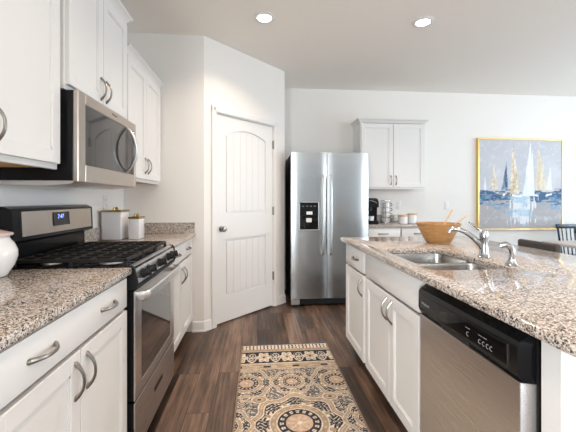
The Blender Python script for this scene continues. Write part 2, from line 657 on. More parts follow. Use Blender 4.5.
# ------------------------------------------------------------------ ceiling lights
def recessed(x, y, label, power=None):
    t = thing('recessed_light', label, 'ceiling light', (x, y, CEIL), 0, 'recessed ceiling lights')
    MB().lathe([(.058, -.0005), (.092, -.0005), (.092, -.004), (.084, -.009), (.062, -.010), (.058, -.006)], n=36).build('trim_ring', 'trim', t)
    MB().lathe([(0, -.003), (.0575, -.003), (.0575, -.0065), (.04, -.0085), (0, -.0095)], n=36).build('lens', 'lamp_lens', t)
    ld = bpy.data.lights.new('lamp_light', 'AREA')
    ld.shape = 'DISK'; ld.size = .12; ld.energy = power or LAMP_POWER; ld.color = LAMP_COLOR; ld.spread = math.radians(130)
    lo = bpy.data.objects.new('lamp_light', ld); COL.objects.link(lo)
    lo.parent = t; lo.location = (0, 0, -.013)
    return t


recessed(.06, 2.855, 'glowing round recessed light in the ceiling above the aisle, left of the two')
recessed(1.416, 2.804, 'glowing round recessed light in the ceiling over the island, right of the two')
recessed(3.5, 1.2, 'added unseen recessed fill light in the ceiling above the dining table', LAMP_FILL_POWER)  # this and the next three lamps are added out of view as fill
recessed(3.5, -1.2, 'added unseen recessed fill light in the ceiling of the living side, farthest to the right', LAMP_FILL_POWER)
recessed(1.416, -1.2, 'added unseen recessed fill light in the ceiling behind the end of the island', LAMP_FILL_POWER)
recessed(.06, -1.2, 'added unseen recessed fill light in the ceiling behind the near end of the aisle', LAMP_FILL_POWER)
recessed(.06, 1.15, 'round recessed light in the ceiling above the near part of the aisle', 6.0)
recessed(1.416, 1.15, 'round recessed light in the ceiling above the near part of the island')


# ------------------------------------------------------------------ cabinet pieces (local frame: front at y=0 looking to -y, x along the width)
def shaker(mb, x0, x1, z0, z1, y0=0.0, th=.02, st=.057, rec=.008):
    mb.box(x0, x1, y0 + rec, y0 + th, z0, z1)
    mb.box(x0, x0 + st, y0, y0 + rec + .002, z0, z1, .0018).box(x1 - st, x1, y0, y0 + rec + .002, z0, z1, .0018)
    mb.box(x0 + st - .001, x1 - st + .001, y0, y0 + rec + .002, z0, z0 + st, .0018)
    mb.box(x0 + st - .001, x1 - st + .001, y0, y0 + rec + .002, z1 - st, z1, .0018)
    # small bead inside the frame
    b = .007
    for (a0, a1, c0, c1) in ((x0 + st, x0 + st + b, z0 + st, z1 - st), (x1 - st - b, x1 - st, z0 + st, z1 - st),
                             (x0 + st, x1 - st, z0 + st, z0 + st + b), (x0 + st, x1 - st, z1 - st - b, z1 - st)):
        mb.box(a0, a1, y0 + rec * .45, y0 + rec + .001, c0, c1)
    return mb


def pull(parent, x, z, vertical=True, length=.115, out=.028):
    pts, rad = [], []
    n = 12
    for i in range(n + 1):
        u = -1 + 2 * i / n
        pts.append((0, -out * (1 - abs(u) ** 2.4) - .001, u * length / 2))
        rad.append(.0048 + .0022 * abs(u) ** 3)
    mb = MB().tube(pts, rad, 8, flat=(1.0, 1.25))
    for s in (-1, 1):
        mb.lathe([(0, .0), (.008, .0), (.0075, -.004), (.0055, -.007), (0, -.008)], (0, 0, s * length / 2), 12, axis='y')
    o = mb.build('pull', 'nickel', parent)
    o.location = (x, 0, z)
    if not vertical: o.rotation_euler = (0, PI / 2, 0)
    return o


def door_part(t, x0, x1, z0, z1, px=None, pz=None, y0=0.0):
    o = shaker(MB(), 0, x1 - x0, 0, z1 - z0).build('door', 'cabinet', t)
    o.location = (x0, y0, z0)
    if px is not None: pull(o, px - x0, pz - z0)
    return o


def drawer_part(t, x0, x1, z0, z1, pulls=(), name='drawer', y0=0.0):
    o = MB().box(0, x1 - x0, 0, .02, 0, z1 - z0, .003, seg=2).build(name, 'cabinet', t)
    o.location = (x0, y0, z0)
    for p in pulls: pull(o, p - x0, (z1 - z0) / 2, False)
    return o


def carcass(w, depth, z0, z1, closed_top=True, toe=0.0, base_kind='cabinet'):
    """shell behind the doors: front frame at y=.0205"""
    y0 = .0205
    mb = MB()
    mb.box(0, .018, y0 + .018, depth, z0, z1).box(w - .018, w, y0 + .018, depth, z0, z1)
    mb.box(.018, w - .018, y0 + .018, depth, z0, z0 + .018)
    mb.box(.018, w - .018, depth - .012, depth, z0 + .018, z1)
    if closed_top: mb.box(.018, w - .018, y0 + .018, depth - .012, z1 - .018, z1)
    fs = .038
    mb.box(0, fs, y0, y0 + .019, z0, z1, .001).box(w - fs, w, y0, y0 + .019, z0, z1, .001)
    mb.box(fs, w - fs, y0, y0 + .019, z1 - fs, z1).box(fs, w - fs, y0, y0 + .019, z0, z0 + fs)
    return mb


def toe_part(t, w, depth):
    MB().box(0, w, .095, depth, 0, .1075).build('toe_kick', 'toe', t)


CT, CB = .915, .885          # counter top and underside


def base_cabinet(label, loc, rz, w, depth, fronts, open_top=False, name='base_cabinet', group=None):
    t = thing(name, label, 'cabinet', loc, rz, group)
    mb = carcass(w, depth, .108, CB - .0005, not open_top)
    mb.build('body', 'cabinet', t)
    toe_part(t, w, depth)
    for f in fronts:
        if f[0] == 'door': door_part(t, *f[1:])
        elif f[0] == 'drawer': drawer_part(t, *f[1:])
        elif f[0] == 'panel': drawer_part(t, *f[1:], name='false_drawer_front')
    return t


LF = -.594                    # face of the left run
R90 = PI / 2
# left near cabinet: Y .775 .. 1.609
w = .8345
base_cabinet('white base cabinet left of the stove with one wide drawer over two doors', (LF + .009, .775, 0), R90, w, .615,
             [('drawer', .016, w - .016, .742, .872, (w / 2 - .205, w / 2 + .205)),
              ('door', .016, w / 2 - .003, .122, .726, w / 2 - .038, .638),
              ('door', w / 2 + .003, w - .016, .122, .726, w / 2 + .038, .638)])
# left far cabinet: Y 2.360 .. 3.219
w = .856
base_cabinet('white base cabinet right of the stove against the pantry wall', (LF, 2.361, 0), R90, w, .615,
             [('drawer', .03, w - .03, .742, .872, (w / 2 - .19, w / 2 + .19)),
              ('door', .03, w / 2 - .003, .122, .726, w / 2 - .038, .62),
              ('door', w / 2 + .003, w - .03, .122, .726, w / 2 + .038, .62)])


def slab(loop, hole=None, z0=CB, z1=CT, bev=.004):
    bm = bmesh.new()
    for lp in [loop] + ([hole] if hole else []):
        vs = [bm.verts.new((x, y, z1)) for x, y in lp]
        for i in range(len(vs)): bm.edges.new((vs[i], vs[(i + 1) % len(vs)]))
    bmesh.ops.triangle_fill(bm, use_beauty=True, use_dissolve=False, edges=bm.edges[:])
    r = bmesh.ops.extrude_face_region(bm, geom=bm.faces[:])
    for g in r['geom']:
        if isinstance(g, bmesh.types.BMVert): g.co.z = z0
    bmesh.ops.recalc_face_normals(bm, faces=bm.faces[:])
    bm.normal_update()
    ed = [e for e in bm.edges if len(e.link_faces) == 2 and abs(e.verts[0].co.z - e.verts[1].co.z) < 1e-6
          and e.calc_face_angle(0) > 1.0]
    bmesh.ops.bevel(bm, geom=ed, offset=bev, segments=2, affect='EDGES', profile=0.5)
    bm.verts.index_update()
    mb = MB()
    mb.add([v.co[:] for v in bm.verts], [[v.index for v in f.verts] for f in bm.faces])
    bm.free()
    return mb


def rounded(x0, x1, y0, y1, rs, n=6):
    """rounded rectangle loop; rs radii for corners (x0,y0),(x1,y0),(x1,y1),(x0,y1)"""
    out = []
    for (cx, cy, a0), r in zip(((x0, y0, PI), (x1, y0, 1.5 * PI), (x1, y1, 0), (x0, y1, .5 * PI)), rs):
        sx = 1 if cx == x0 else -1
        sy = 1 if cy == y0 else -1
        c = (cx + sx * r, cy + sy * r)
        for i in range(n + 1):
            a = a0 + (PI / 2) * i / n
            out.append((c[0] + r * math.cos(a), c[1] + r * math.sin(a)))
    return out


LCX = -.570
c1 = tag(slab(rounded(XL + .0005, LCX, .765, 1.6095, (.003, .012, .003, .003), 3)).build('granite_countertop', 'granite'),
         'speckled granite countertop left of the stove with the white jar on it', 'countertop')
MB().box(XL + .0005, XL + .021, .765, 1.6095, CT + .0002, 1.012, .002).build('backsplash', 'granite', c1)
c2 = tag(slab(rounded(XL + .0005, LCX, 2.3605, PY - .0005, (.003, .003, .003, .003), 3)).build('granite_countertop', 'granite'),
         'short speckled granite countertop right of the stove under the two canisters', 'countertop')
MB().box(XL + .0005, XL + .021, 2.3605, PY - .021, CT + .0002, 1.012, .002).build('backsplash', 'granite', c2)
MB().box(XL + .0005, LCX - .006, PY - .0205, PY - .0005, CT + .0002, 1.012, .002).build('backsplash', 'granite', c2)

# ------------------------------------------------------------------ wall cabinets of the left run
CROWN = [(0, 0), (.008, 0), (.012, .012), (.030, .034), (.040, .040), (.040, .052), (0, .052)]


def wall_cabinet(label, loc, rz, w, depth, z0, z1, doors, crown=True, ends=(True, True), name='wall_cabinet', raw=True):
    t = thing(name, label, 'cabinet', loc, rz)
    mb = carcass(w, depth, z0 + .001, z1)
    mb.build('body', 'cabinet', t)
    if raw: MB().box(.002, w - .002, .041, depth - .002, z0 - .004, z0 + .0008).build('underside', 'raw_wood', t)
    MB().box(0, w, .0205, .0395, z0 - .012, z0 + .0008, .001).build('light_rail', 'cabinet', t)
    for d in doors: door_part(t, *d)
    if crown:
        prof = [(o_, z1 - .035 + z_) for o_, z_ in CROWN]
        path = [(0, .0205), (w, .0205)]
        if ends[0]: path = [(0, depth)] + path
        if ends[1]: path = path + [(w, depth)]
        MB().sweep(path, prof).build('crown_moulding', 'cabinet', t)
    return t


UF = -.879
UD = UF - XL - .001
w = .848
wall_cabinet('large white wall cabinet left of the microwave, above the white jar', (UF, .775, 0), R90, w, UD, 1.372, 2.268,
             [(.012, w / 2 - .003, 1.384, 2.22, w / 2 - .035, 1.48), (w / 2 + .003, w - .012, 1.384, 2.22, w / 2 + .035, 1.48)], ends=(True, False))
w = .715
wall_cabinet('short white wall cabinet directly above the microwave, set higher than its neighbours', (-.859, 1.638, 0), R90, w, -.859 - XL - .001, 1.745, 2.428,
             [(.01, w / 2 - .003, 1.755, 2.378, w / 2 - .033, 1.835), (w / 2 + .003, w - .01, 1.755, 2.378, w / 2 + .033, 1.835)])
w = .829
wall_cabinet('white wall cabinet right of the microwave against the pantry wall', (UF, 2.388, 0), R90, w, UD, 1.372, 2.268,
             [(.025, w / 2 - .003, 1.384, 2.22, w / 2 - .035, 1.49), (w / 2 + .003, w - .025, 1.384, 2.22, w / 2 + .035, 1.49)], ends=(False, False))

# ------------------------------------------------------------------ microwave
w = .745
mw = thing('microwave', 'over the range microwave with steel frame, dark window and curved handle', 'microwave', (-.817, 1.6385, 0), R90)
MB().box(0, w, .022, .397, 1.312, 1.728, .004).build('body', 'black', mw)
fr = MB()
Z0, Z1 = 1.305, 1.730
fr.box(0, .07, 0, .024, Z0, Z1, .004).box(w - .028, w, 0, .024, Z0, Z1, .004)
fr.box(.069, w - .027, 0, .024, 1.678, Z1, .004).box(.069, w - .027, 0, .024, Z0, 1.39, .004)
dor = fr.build('door_frame', 'warm_steel', mw)
MB().box(.069, .60, .005, .02, 1.389, 1.679, .001).build('window', 'micro_glass', mw)
MB().box(.601, w - .027, .004, .02, 1.389, 1.679, .001).build('control_panel', 'black_glass', mw)
pts, rad = [], []
for i in range(17):
    u = -1 + 2 * i / 16
    pts.append((.585, -.062 * (1 - abs(u) ** 2.2) + .004, 1.535 + u * .145)); rad.append(.0125 - .003 * abs(u))
MB().tube(pts, rad, 10, flat=(1.0, .8)).build('handle', 'steel', mw)
vb = MB()
vb.prism([(.02, 1.312), (.385, 1.312), (.36, 1.296), (.16, 1.290), (.05, 1.298)], .03, w - .03, 'yz')
vb.build('vent_base', 'steel', mw)
text_part('Whirlpool', .017, 'black_matte', dor, (.40, -.0003, 1.708), (PI / 2, 0, 0), 'logo')

# ------------------------------------------------------------------ gas range
w = .745
rg = thing('gas_range', 'stainless and black gas range with iron grates and a glass oven door', 'stove', (-.5586, 1.6125, 0), R90)
D_ = .654
MB().box(0, w, .034, D_, .03, .9, .003).build('body', 'black', rg)
ck = MB().box(0, w, .004, D_ - .085, .9005, .914, .005, seg=2)
ck.build('cooktop', 'black', rg)
# sloped control panel with a rounded steel top edge
cp = MB()
cp.prism([(.033, .822), (.004, .822), (-.012, .84), (.004, .902), (.012, .917), (.033, .919)], .012, w - .012, 'yz')
cpo = cp.build('control_panel', 'steel', rg)
for a, b in ((-.002, .0115), (w - .0115, w + .002)):
    MB().prism([(.0335, .812), (0, .812), (-.016, .838), (.0, .906), (.010, .921), (.0335, .922)], a, b, 'yz').build('end_cap', 'black_matte', rg)
MB().box(.004, w - .004, -.006, .033, .806, .8215, .004).build('vent_trim', 'black_matte', rg)
kn = None
for kx in (.095, .185, .3725, .56, .65):
    mb = MB().lathe([(0, .002), (.024, .002), (.024, -.006), (.020, -.008), (.0185, -.030), (.016, -.034), (0, -.034)], n=20, axis='y')
    mb.box(-.004, .004, -.040, -.030, -.019, .019, .002)
    k_ = mb.build('knob', 'black_matte', rg)
    k_.location = (kx, -.006, .868); k_.rotation_euler = (-.25, 0, 0)
# oven door
dm = MB()
dz0, dz1 = .296, .803
gx0, gx1, gz0, gz1 = .095, w - .095, .352, .735
dm.box(.006, gx0, 0, .007, dz0, dz1, .002).box(gx1, w - .006, 0, .007, dz0, dz1, .002)
dm.box(gx0 - .001, gx1 + .001, 0, .007, dz0, gz0, .002).box(gx0 - .001, gx1 + .001, 0, .007, gz1, dz1, .002)
od = dm.build('oven_door', 'steel', rg)
MB().box(gx0 - .002, gx1 + .002, .002, .03, gz0 - .002, gz1 + .002).build('oven_window', 'oven_glass', od)
MB().box(.007, w - .007, .0305, .033, dz0 + .001, dz1 - .001).box(.007, gx0 - .003, .0072, .0305, dz0 + .001, dz1 - .001).box(gx1 + .003, w - .007, .0072, .0305, dz0 + .001, dz1 - .001).build('door_core', 'black', od)
pts = [(.04, .002, .772), (.042, -.028, .772), (.06, -.046, .772)] + [(.06 + (w - .12) * q / 6, -.05, .772) for q in range(1, 6)] + [(w - .06, -.046, .772), (w - .042, -.028, .772), (w - .04, .002, .772)]
MB().tube(pts, .0145, 12, flat=(1.5, .7)).build('oven_handle', 'steel', od)
# storage drawer
dw_ = MB()
dw_.box(.006, w - .006, 0, .007, .045, .286, .002)
do = dw_.build('storage_drawer', 'steel', rg)
MB().box(.007, w - .007, .0072, .033, .046, .285).build('drawer_core', 'black', do)
MB().box(.30, .46, -.0012, .004, .172, .198, .001).build('recessed_grip', 'black_matte', do)
for fx in (.05, w - .05):
    for fy in (.09, .58):
        MB().lathe([(0, 0), (.016, 0), (.016, .008), (.01, .012), (.01, .0305), (0, .0305)], (fx, fy, 0), 12).build('foot', 'black_matte', rg)
# backguard
bg = MB()
bg.prism([(.575, .9), (D_ - .002, .9), (D_ - .002, 1.192), (.56, 1.192), (.528, 1.176), (.522, 1.035), (.575, 1.015)], 0.004, w - .004, 'yz')
bgo = bg.build('backguard', 'black', rg)
sp = MB()
sp.prism([(.5275, 1.168), (.5218, 1.052), (.519, 1.052), (.5247, 1.168)], .06, w - .03, 'yz')
sp.build('steel_panel', 'warm_steel', bgo)
dp = MB()
dp.prism([(.5265, 1.157), (.5230, 1.084), (.5170, 1.084), (.5212, 1.157)], .30, .455, 'yz')
dpo = dp.build('display', 'black_glass', bgo)
text_part('2:47', .034, 'display_on', bgo, (.367, .5190, 1.132), (PI / 2 + .055, 0, 0), 'clock_digits')
# burners and grates
burn = [(.145, .16, .045), (.145, .44, .036), (.6, .16, .05), (.6, .44, .036), (.3725, .30, .042)]
for bx, by, br_ in burn:
    MB().lathe([(0, .0), (br_ + .012, 0), (br_ + .010, .006), (br_ - .004, .008), (0, .008)], (bx, by, .9142), 24).build('burner_base', 'alu', rg)
    MB().lathe([(0, 0), (br_ - .006, 0), (br_ - .002, .004), (br_ - .006, .009), (0, .011)], (bx, by, .9224), 24).build('burner_cap', 'iron', rg)
gz = .950
gw = (w - .05) / 3
for g in range(3):
    gx = .025 + g * gw
    a, b = gx + .004, gx + gw - .004
    y0, y1 = .045, .545
    mb = MB()
    t_ = .0065
    mb.box(a, b, y0, y0 + 2 * t_, gz - .016, gz, .003).box(a, b, y1 - 2 * t_, y1, gz - .016, gz, .003)
    mb.box(a, a + 2 * t_, y0, y1, gz - .016, gz, .003).box(b - 2 * t_, b, y0, y1, gz - .016, gz, .003)
    ym_ = (y0 + y1) / 2
    mb.box(a, b, ym_ - t_, ym_ + t_, gz - .014, gz, .003)
    for q in (.34, .66):
        xx = a + (b - a) * q
        mb.box(xx - .005, xx + .005, y0, y1, gz - .014, gz + .001, .002)
    for yy in (.125, .215, .375, .465):
        mb.box(a, b, yy - .005, yy + .005, gz - .014, gz - .001, .002)
    for xx in (a + t_, b - t_):
        for yy in (y0 + t_, y1 - t_, ym_):
            mb.box(xx - .007, xx + .007, yy - .007, yy + .007, .9143, gz - .01, .002)
    mb.build('grate', 'iron', rg)

# ------------------------------------------------------------------ counter items, left run
jr = thing('ceramic_jar', 'white round ceramic jar with a pinkish lid on the left granite counter', 'jar', (-1.062, 1.462, CT), 0)
MB().lathe([(0, .001), (.050, .001), (.056, .006), (.060, .016), (.078, .045), (.088, .08), (.087, .105), (.076, .132), (.064, .148), (.060, .158), (.062, .164),
            (.056, .164), (.052, .15), (.0, .15)], n=40).build('pot', 'white_cer', jr)
MB().lathe([(0, .1645), (.070, .1645), (.073, .169), (.070, .175), (.05, .181), (.02, .190), (.012, .194), (.016, .204), (.014, .213), (0, .216)], n=40).build('lid', 'pink_cer', jr)


def square_canister(label, x0, x1, y0, y1, h):
    t = thing('canister', label, 'canister', ((x0 + x1) / 2, (y0 + y1) / 2, CT), 0, 'white canisters beside the stove')
    a, b = (x1 - x0) / 2, (y1 - y0) / 2
    MB().box(-a, a, -b, b, .0005, h, .006, seg=2).build('body', 'canister', t)
    lo = MB().box(-a - .003, a + .003, -b - .003, b + .003, h + .0003, h + .014, .003).build('lid', 'brass', t)
    k = MB()
    for s in (-1, 1):
        k.tube([(s * .012, 0, h + .014), (s * .011, 0, h + .027), (s * .006, 0, h + .038)], [.011, .009, .006], 10)
    k.box(-.012, .012, -.006, .006, h + .014, h + .034, .003)
    k.build('lid_knob', 'brass', lo)
    return t


square_canister('larger white square canister with a brass lid behind the stove', -1.185, -1.04, 2.71, 2.885, .213)
square_canister('smaller white square canister with a brass lid, nearer the aisle', -.993, -.912, 2.73, 2.86, .160)


def outlet(label, loc, rz, switch=False):
    t = thing('wall_switch' if switch else 'wall_outlet', label, 'switch' if switch else 'outlet', loc, rz)
    MB().box(-.036, .036, -.006, -.0003, -.058, .058, .003, seg=2).build('cover_plate', 'plastic_white', t)
    if switch:
        MB().box(-.017, .017, -.009, -.005, -.034, .034, .001).build('rocker', 'plastic_white', t)
    else:
        for s in (-1, 1):
            r_ = MB().lathe([(0, -.005), (.0165, -.005), (.0165, -.008), (.015, -.0085), (0, -.0085)], (0, 0, s * .02), 18, axis='y').build('receptacle', 'plastic_white', t)
            MB().box(-.007, -.005, -.0092, -.008, s * .02 - .002, s * .02 + .008).box(.005, .007, -.0092, -.008, s * .02 - .002, s * .02 + .008).build('slots', 'slot', r_)
    return t


outlet('white outlet plate on the left wall above the canisters', (XL, 2.845, 1.20), R90)

# ------------------------------------------------------------------ refrigerator
fx, fy, fw, fh = .381, 3.84, .905, 1.765
fg = thing('refrigerator', 'side by side stainless refrigerator with a black dispenser', 'refrigerator', (fx, fy, 0), 0)
MB().box(.004, fw - .004, .075, .765, .035, fh - .012, .006).build('body', 'black_matte', fg)
gap0, gap1 = .413, .421
dz0, dz1 = .092, fh


def fridge_door(x0, x1):
    mb = MB()
    n = 10
    prof = [(x0, .072)]
    for i in range(n + 1):
        u = i / n
        e = .010 * (abs(2 * u - 1) ** 6)
        prof.append((x0 + (x1 - x0) * u, e - .004 * math.sin(PI * u) + .004))
    prof.append((x1, .072))
    mb.prism(prof, dz0, dz1, 'xy')
    return mb.build('door', 'fridge_steel', fg)


dl = fridge_door(.001, gap0)
drr = fridge_door(gap1, fw - .001)
for par, hx in ((dl, .362), (drr, .455)):
    mb = MB()
    zt, zb = 1.492, .60
    pts = [(hx, .004, zt), (hx, -.03, zt - .012), (hx, -.048, zt - .04)] + [(hx, -.05, zt + (zb - zt) * q / 5) for q in range(1, 5)] + [(hx, -.048, zb + .04), (hx, -.03, zb + .012), (hx, .004, zb)]
    mb.tube(pts, .019, 12, flat=(1.0, .6)).build('handle', 'handle_steel', par)
ds = MB()
sx0, sx1, sz0, sz1 = .090, .322, .872, 1.20
ds.box(sx0, sx0 + .012, -.006, .004, sz0, sz1, .003).box(sx1 - .012, sx1, -.006, .004, sz0, sz1, .003)
ds.box(sx0, sx1, -.006, .004, sz0, sz0 + .012, .003).box(sx0, sx1, -.006, .004, sz1 - .012, sz1, .003)
dso = ds.build('dispenser_frame', 'steel', dl)
MB().box(sx0 + .011, sx1 - .011, -.004, .003, sz0 + .011, sz1 - .011).build('dispenser_recess', 'black_glass', dl)
for (a, b, c, d_) in ((.175, .245, 1.052, 1.088), (.172, .235, .965, 1.012)):
    MB().box(a, b, -.012, -.0045, c, d_, .003).build('paddle', 'paddle', dl)
mb = MB()
for q in range(4): MB().box(.125 + q * .045, .15 + q * .045, -.0048, -.0035, 1.14, 1.155).build('control_mark', 'slot', dl)
MB().box(.02, fw - .02, .03, .075, .022, .088, .003).build('grille', 'black_matte', fg)
MB().box(.002, .10, .012, .03, .02, .086, .004).build('hinge_cover', 'steel', fg)
for a in (.012, fw - .09): MB().box(a, a + .078, .074, .14, fh - .0125, fh + .010, .004).build('top_hinge', 'black_matte', fg)
for ax in (.08, fw - .08):
    for ay in (.13, .68):
        MB().lathe([(0, 0), (.02, 0), (.02, .036), (0, .036)], (ax, ay, 0), 12).build('foot', 'black_matte', fg)

# ------------------------------------------------------------------ back wall cabinets
bx0, bw, bf = 1.300, .905, 4.020
base_cabinet('white base cabinet on the back wall right of the refrigerator', (bx0, bf, 0), 0, bw, YB - bf - .002,
             [('drawer', .016, bw / 2 - .008, .742, .872, (bw / 4,)), ('drawer', bw / 2 + .008, bw - .016, .742, .872, (3 * bw / 4,)),
              ('door', .016, bw / 2 - .008, .122, .726, bw / 2 - .043, .62), ('door', bw / 2 + .008, bw - .016, .122, .726, bw / 2 + .043, .62)])
c3 = tag(slab(rounded(bx0 - .006, bx0 + bw + .012, bf - .026, YB - .0005, (.004, .012, .003, .003), 3)).build('granite_countertop', 'granite'),
         'granite countertop on the back wall under the coffee maker', 'countertop')
MB().box(bx0 - .006, bx0 + bw + .012, YB - .0205, YB - .0005, CT + .0002, 1.012, .002).build('backsplash', 'granite', c3)
ux, uw, uf = 1.330, .880, 4.302
wall_cabinet('white two door wall cabinet on the back wall above the coffee maker', (ux, uf, 0), 0, uw, YB - uf - .001, 1.372, 2.262,
             [(.012, uw / 2 - .003, 1.384, 2.215, uw / 2 - .035, 1.475), (uw / 2 + .003, uw - .012, 1.384, 2.215, uw / 2 + .035, 1.475)])

# coffee maker
cm = thing('coffee_maker', 'black pod coffee maker beside the refrigerator', 'coffee maker', (1.405, 4.24, CT), 0)
mb = MB()
prof = [(-.10, .001), (.13, .001), (.13, .26), (.115, .30), (.06, .325), (-.02, .327), (-.085, .310), (-.115, .275), (-.115, .215), (-.055, .205), (-.045, .05), (-.10, .035)]
mb.prism(prof, -.105, .105, 'yz').build('body', 'black', cm)
MB().box(-.08, .08, -.098, -.05, .0362, .045, .003).build('drip_tray', 'black_matte', cm)
pts = [(-.075, -.118, .262)] + [(-.075 + .15 * q / 8, -.122 - .014 * math.sin(PI * q / 8), .262 + .03 * math.sin(PI * q / 8)) for q in range(1, 8)] + [(.075, -.118, .262)]
MB().tube(pts, .0075, 8).build('lid_handle', 'chrome', cm)
MB().lathe([(0, -.045), (.026, -.045), (.028, 0), (0, 0)], (.0, -.085, .212), 16).build('pod_spout', 'black_matte', cm)
MB().lathe([(0, 0), (.030, 0), (.036, .055), (.033, .055), (.028, .006), (0, .006)], (.02, -.075, .0455), 20).build('cup', 'canister', cm)

# mug tower: wire rack holding stacked mugs
rk = thing('mug_rack', 'slim metal wire rack holding the stacked white mugs', 'rack', (1.715, 4.42, CT), 0)
mb = MB()
mb.lathe([(0.062, .001), (.07, .001), (.07, .007), (.062, .007)], n=28)
for a in (.6, 2.5, 4.3):
    c, s = math.cos(a), math.sin(a)
    mb.tube([(.066 * c, .066 * s, .003), (.066 * c, .066 * s, .295)], .0032, 6)
mb.lathe([(0.062, .291), (.069, .291), (.069, .297), (.062, .297)], n=28)
mb.box(-.066, .066, -.004, .004, .001, .006)
mb.build('wire_frame', 'chrome', rk)
mug = thing('mug', 'white mug, lowest of the stack in the wire rack', 'mug', (1.715, 4.42, CT + .0065), 0, 'white mugs stacked in the rack')
MB().lathe([(0, 0), (.045, 0), (.050, .006), (.052, .062), (.049, .062), (.046, .008), (0, .008)], n=28).build('cup', 'white_cer', mug)
MB().lathe([(.0505, .056), (.0535, .056), (.0535, .0625), (.0505, .0625)], n=28).build('rim_band', 'nickel', mug)
MB().tube([(.050, -.01, .05), (.070, -.014, .05), (.080, -.016, .036), (.074, -.015, .02), (.050, -.01, .014)], .004, 6).build('handle', 'iron', mug)
names = ['white mug, second from the bottom of the stack in the wire rack', 'white mug, third from the bottom of the stack in the wire rack',
         'white mug, topmost of the stack in the wire rack']
for q, nm in enumerate(names):
    c = dup(mug); c.location = (1.715, 4.42, CT + .0065 + (q + 1) * .0665); c['label'] = nm


def round_canister(label, x, y, r, h):
    t = thing('canister', label, 'canister', (x, y, CT), 0, 'white canisters with wooden lids')
    MB().lathe([(0, .0005), (r - .004, .0005), (r, .005), (r, h - .004), (r - .003, h), (0, h)], n=32).build('body', 'canister', t)
    MB().lathe([(0, h + .0003), (r + .006, h + .0003), (r + .007, h + .004), (r + .006, h + .016), (r + .002, h + .018), (0, h + .018)], n=32).build('lid', 'light_wood', t)


round_canister('shorter white canister with a wooden lid beside the mug rack', 1.862, 4.215, .058, .092)
round_canister('taller white canister with a wooden lid, behind the salad bowl', 2.005, 4.26, .056, .108)
outlet('white outlet plate on the back wall above the mug rack', (1.985, YB, 1.147), 0)
outlet('white switch plate on the back wall left of the sailboat painting', (2.692, YB, 1.138), 0, True)


# ------------------------------------------------------------------ sailboat painting
def rng_noise(shape, cells, seed, octaves=4):
    rs = np.random.RandomState(seed)
    out = np.zeros(shape); amp, tot = 1.0, 0
    for _ in range(octaves):
        cy, cx = cells
        g = rs.rand(cy + 2, cx + 2)
        yy = np.linspace(0, cy, shape[0]); xx = np.linspace(0, cx, shape[1])
        yi = np.floor(yy).astype(int); xi = np.floor(xx).astype(int)
        ty = (yy - yi)[:, None]; tx = (xx - xi)[None, :]
        ty = ty * ty * (3 - 2 * ty); tx = tx * tx * (3 - 2 * tx)
        a = g[np.ix_(yi, xi)]; b = g[np.ix_(yi, xi + 1)]; c = g[np.ix_(yi + 1, xi)]; d = g[np.ix_(yi + 1, xi + 1)]
        out += amp * ((a * (1 - tx) + b * tx) * (1 - ty) + (c * (1 - tx) + d * tx) * ty)
        tot += amp; amp *= .5; cells = (min(cells[0] * 2, shape[0]), min(cells[1] * 2, shape[1]))
    return out / tot


def grid_object(name, W, H, nx, ny, colors, thick, mk, parent=None):
    """grid in local x (0..W) and y (0..H), with a colour per face cell; thin solid with sides"""
    vs = [(W * i / nx, H * j / ny, thick) for j in range(ny + 1) for i in range(nx + 1)]
    fs = [(j * (nx + 1) + i, j * (nx + 1) + i + 1, (j + 1) * (nx + 1) + i + 1, (j + 1) * (nx + 1) + i) for j in range(ny) for i in range(nx)]
    nb = len(vs)
    vs += [(0, 0, 0), (W, 0, 0), (W, H, 0), (0, H, 0)]
    c = [0, nx, ny * (nx + 1) + nx, ny * (nx + 1)]
    bot = [i for i in range(nx + 1)]
    fs.append([nb + 3, nb + 2, nb + 1, nb])
    fs.append([nb, nb + 1] + list(range(nx, -1, -1)))
    fs.append([nb + 1, nb + 2] + [j * (nx + 1) + nx for j in range(ny, -1, -1)])
    fs.append([nb + 2, nb + 3] + [ny * (nx + 1) + i for i in range(0, nx + 1)])
    fs.append([nb + 3, nb] + [j * (nx + 1) for j in range(0, ny + 1)])
    me = bpy.data.meshes.new(name)
    me.from_pydata(vs, [], fs)
    at = me.color_attributes.new('pattern', 'FLOAT_COLOR', 'POINT')
    arr = np.ones((len(vs), 4), dtype=np.float32)
    arr[:nb, :3] = colors.reshape(-1, 3)
    arr[nb:, :3] = colors[0, 0]
    at.data.foreach_set('color', arr.ravel())
    me.materials.append(M[mk])
    o = bpy.data.objects.new(name, me); COL.objects.link(o)
    if parent: o.parent = parent
    return o


PWX0, PWX1, PZ0, PZ1 = 3.137, 4.455, .785, 2.105
pf = thing('framed_painting', 'large abstract sailboat painting in a thin gold frame', 'painting', (PWX0, YB, PZ0), 0)
PWd, PHt = PWX1 - PWX0, PZ1 - PZ0
mb = MB()
ft, fd = .022, .048
mb.box(0, ft, -fd, -.001, 0, PHt, .002).box(PWd - ft, PWd, -fd, -.001, 0, PHt, .002)
mb.box(ft, PWd - ft, -fd, -.001, 0, ft, .002).box(ft, PWd - ft, -fd, -.001, PHt - ft, PHt, .002)
mb.build('frame', 'gold', pf)
nx, ny = 230, 230
U, V = np.meshgrid(np.linspace(0, 1, nx + 1), np.linspace(0, 1, ny + 1))      # V up
sh = U.shape
N1 = rng_noise(sh, (8, 5), 1); N2 = rng_noise(sh, (26, 9), 2); N3 = rng_noise(sh, (40, 40), 3, 2); N4 = rng_noise(sh, (60, 14), 5, 3); N5 = rng_noise(sh, (12, 56), 6, 3)
mixc = lambda a, b, t: a * (1 - t[..., None]) + np.array(b) * t[..., None]
Cc = np.ones(sh + (3,)) * np.array((.55, .56, .60))
Cc = mixc(Cc, (.62, .62, .65), np.clip((N1 - .45) * 3, 0, 1))
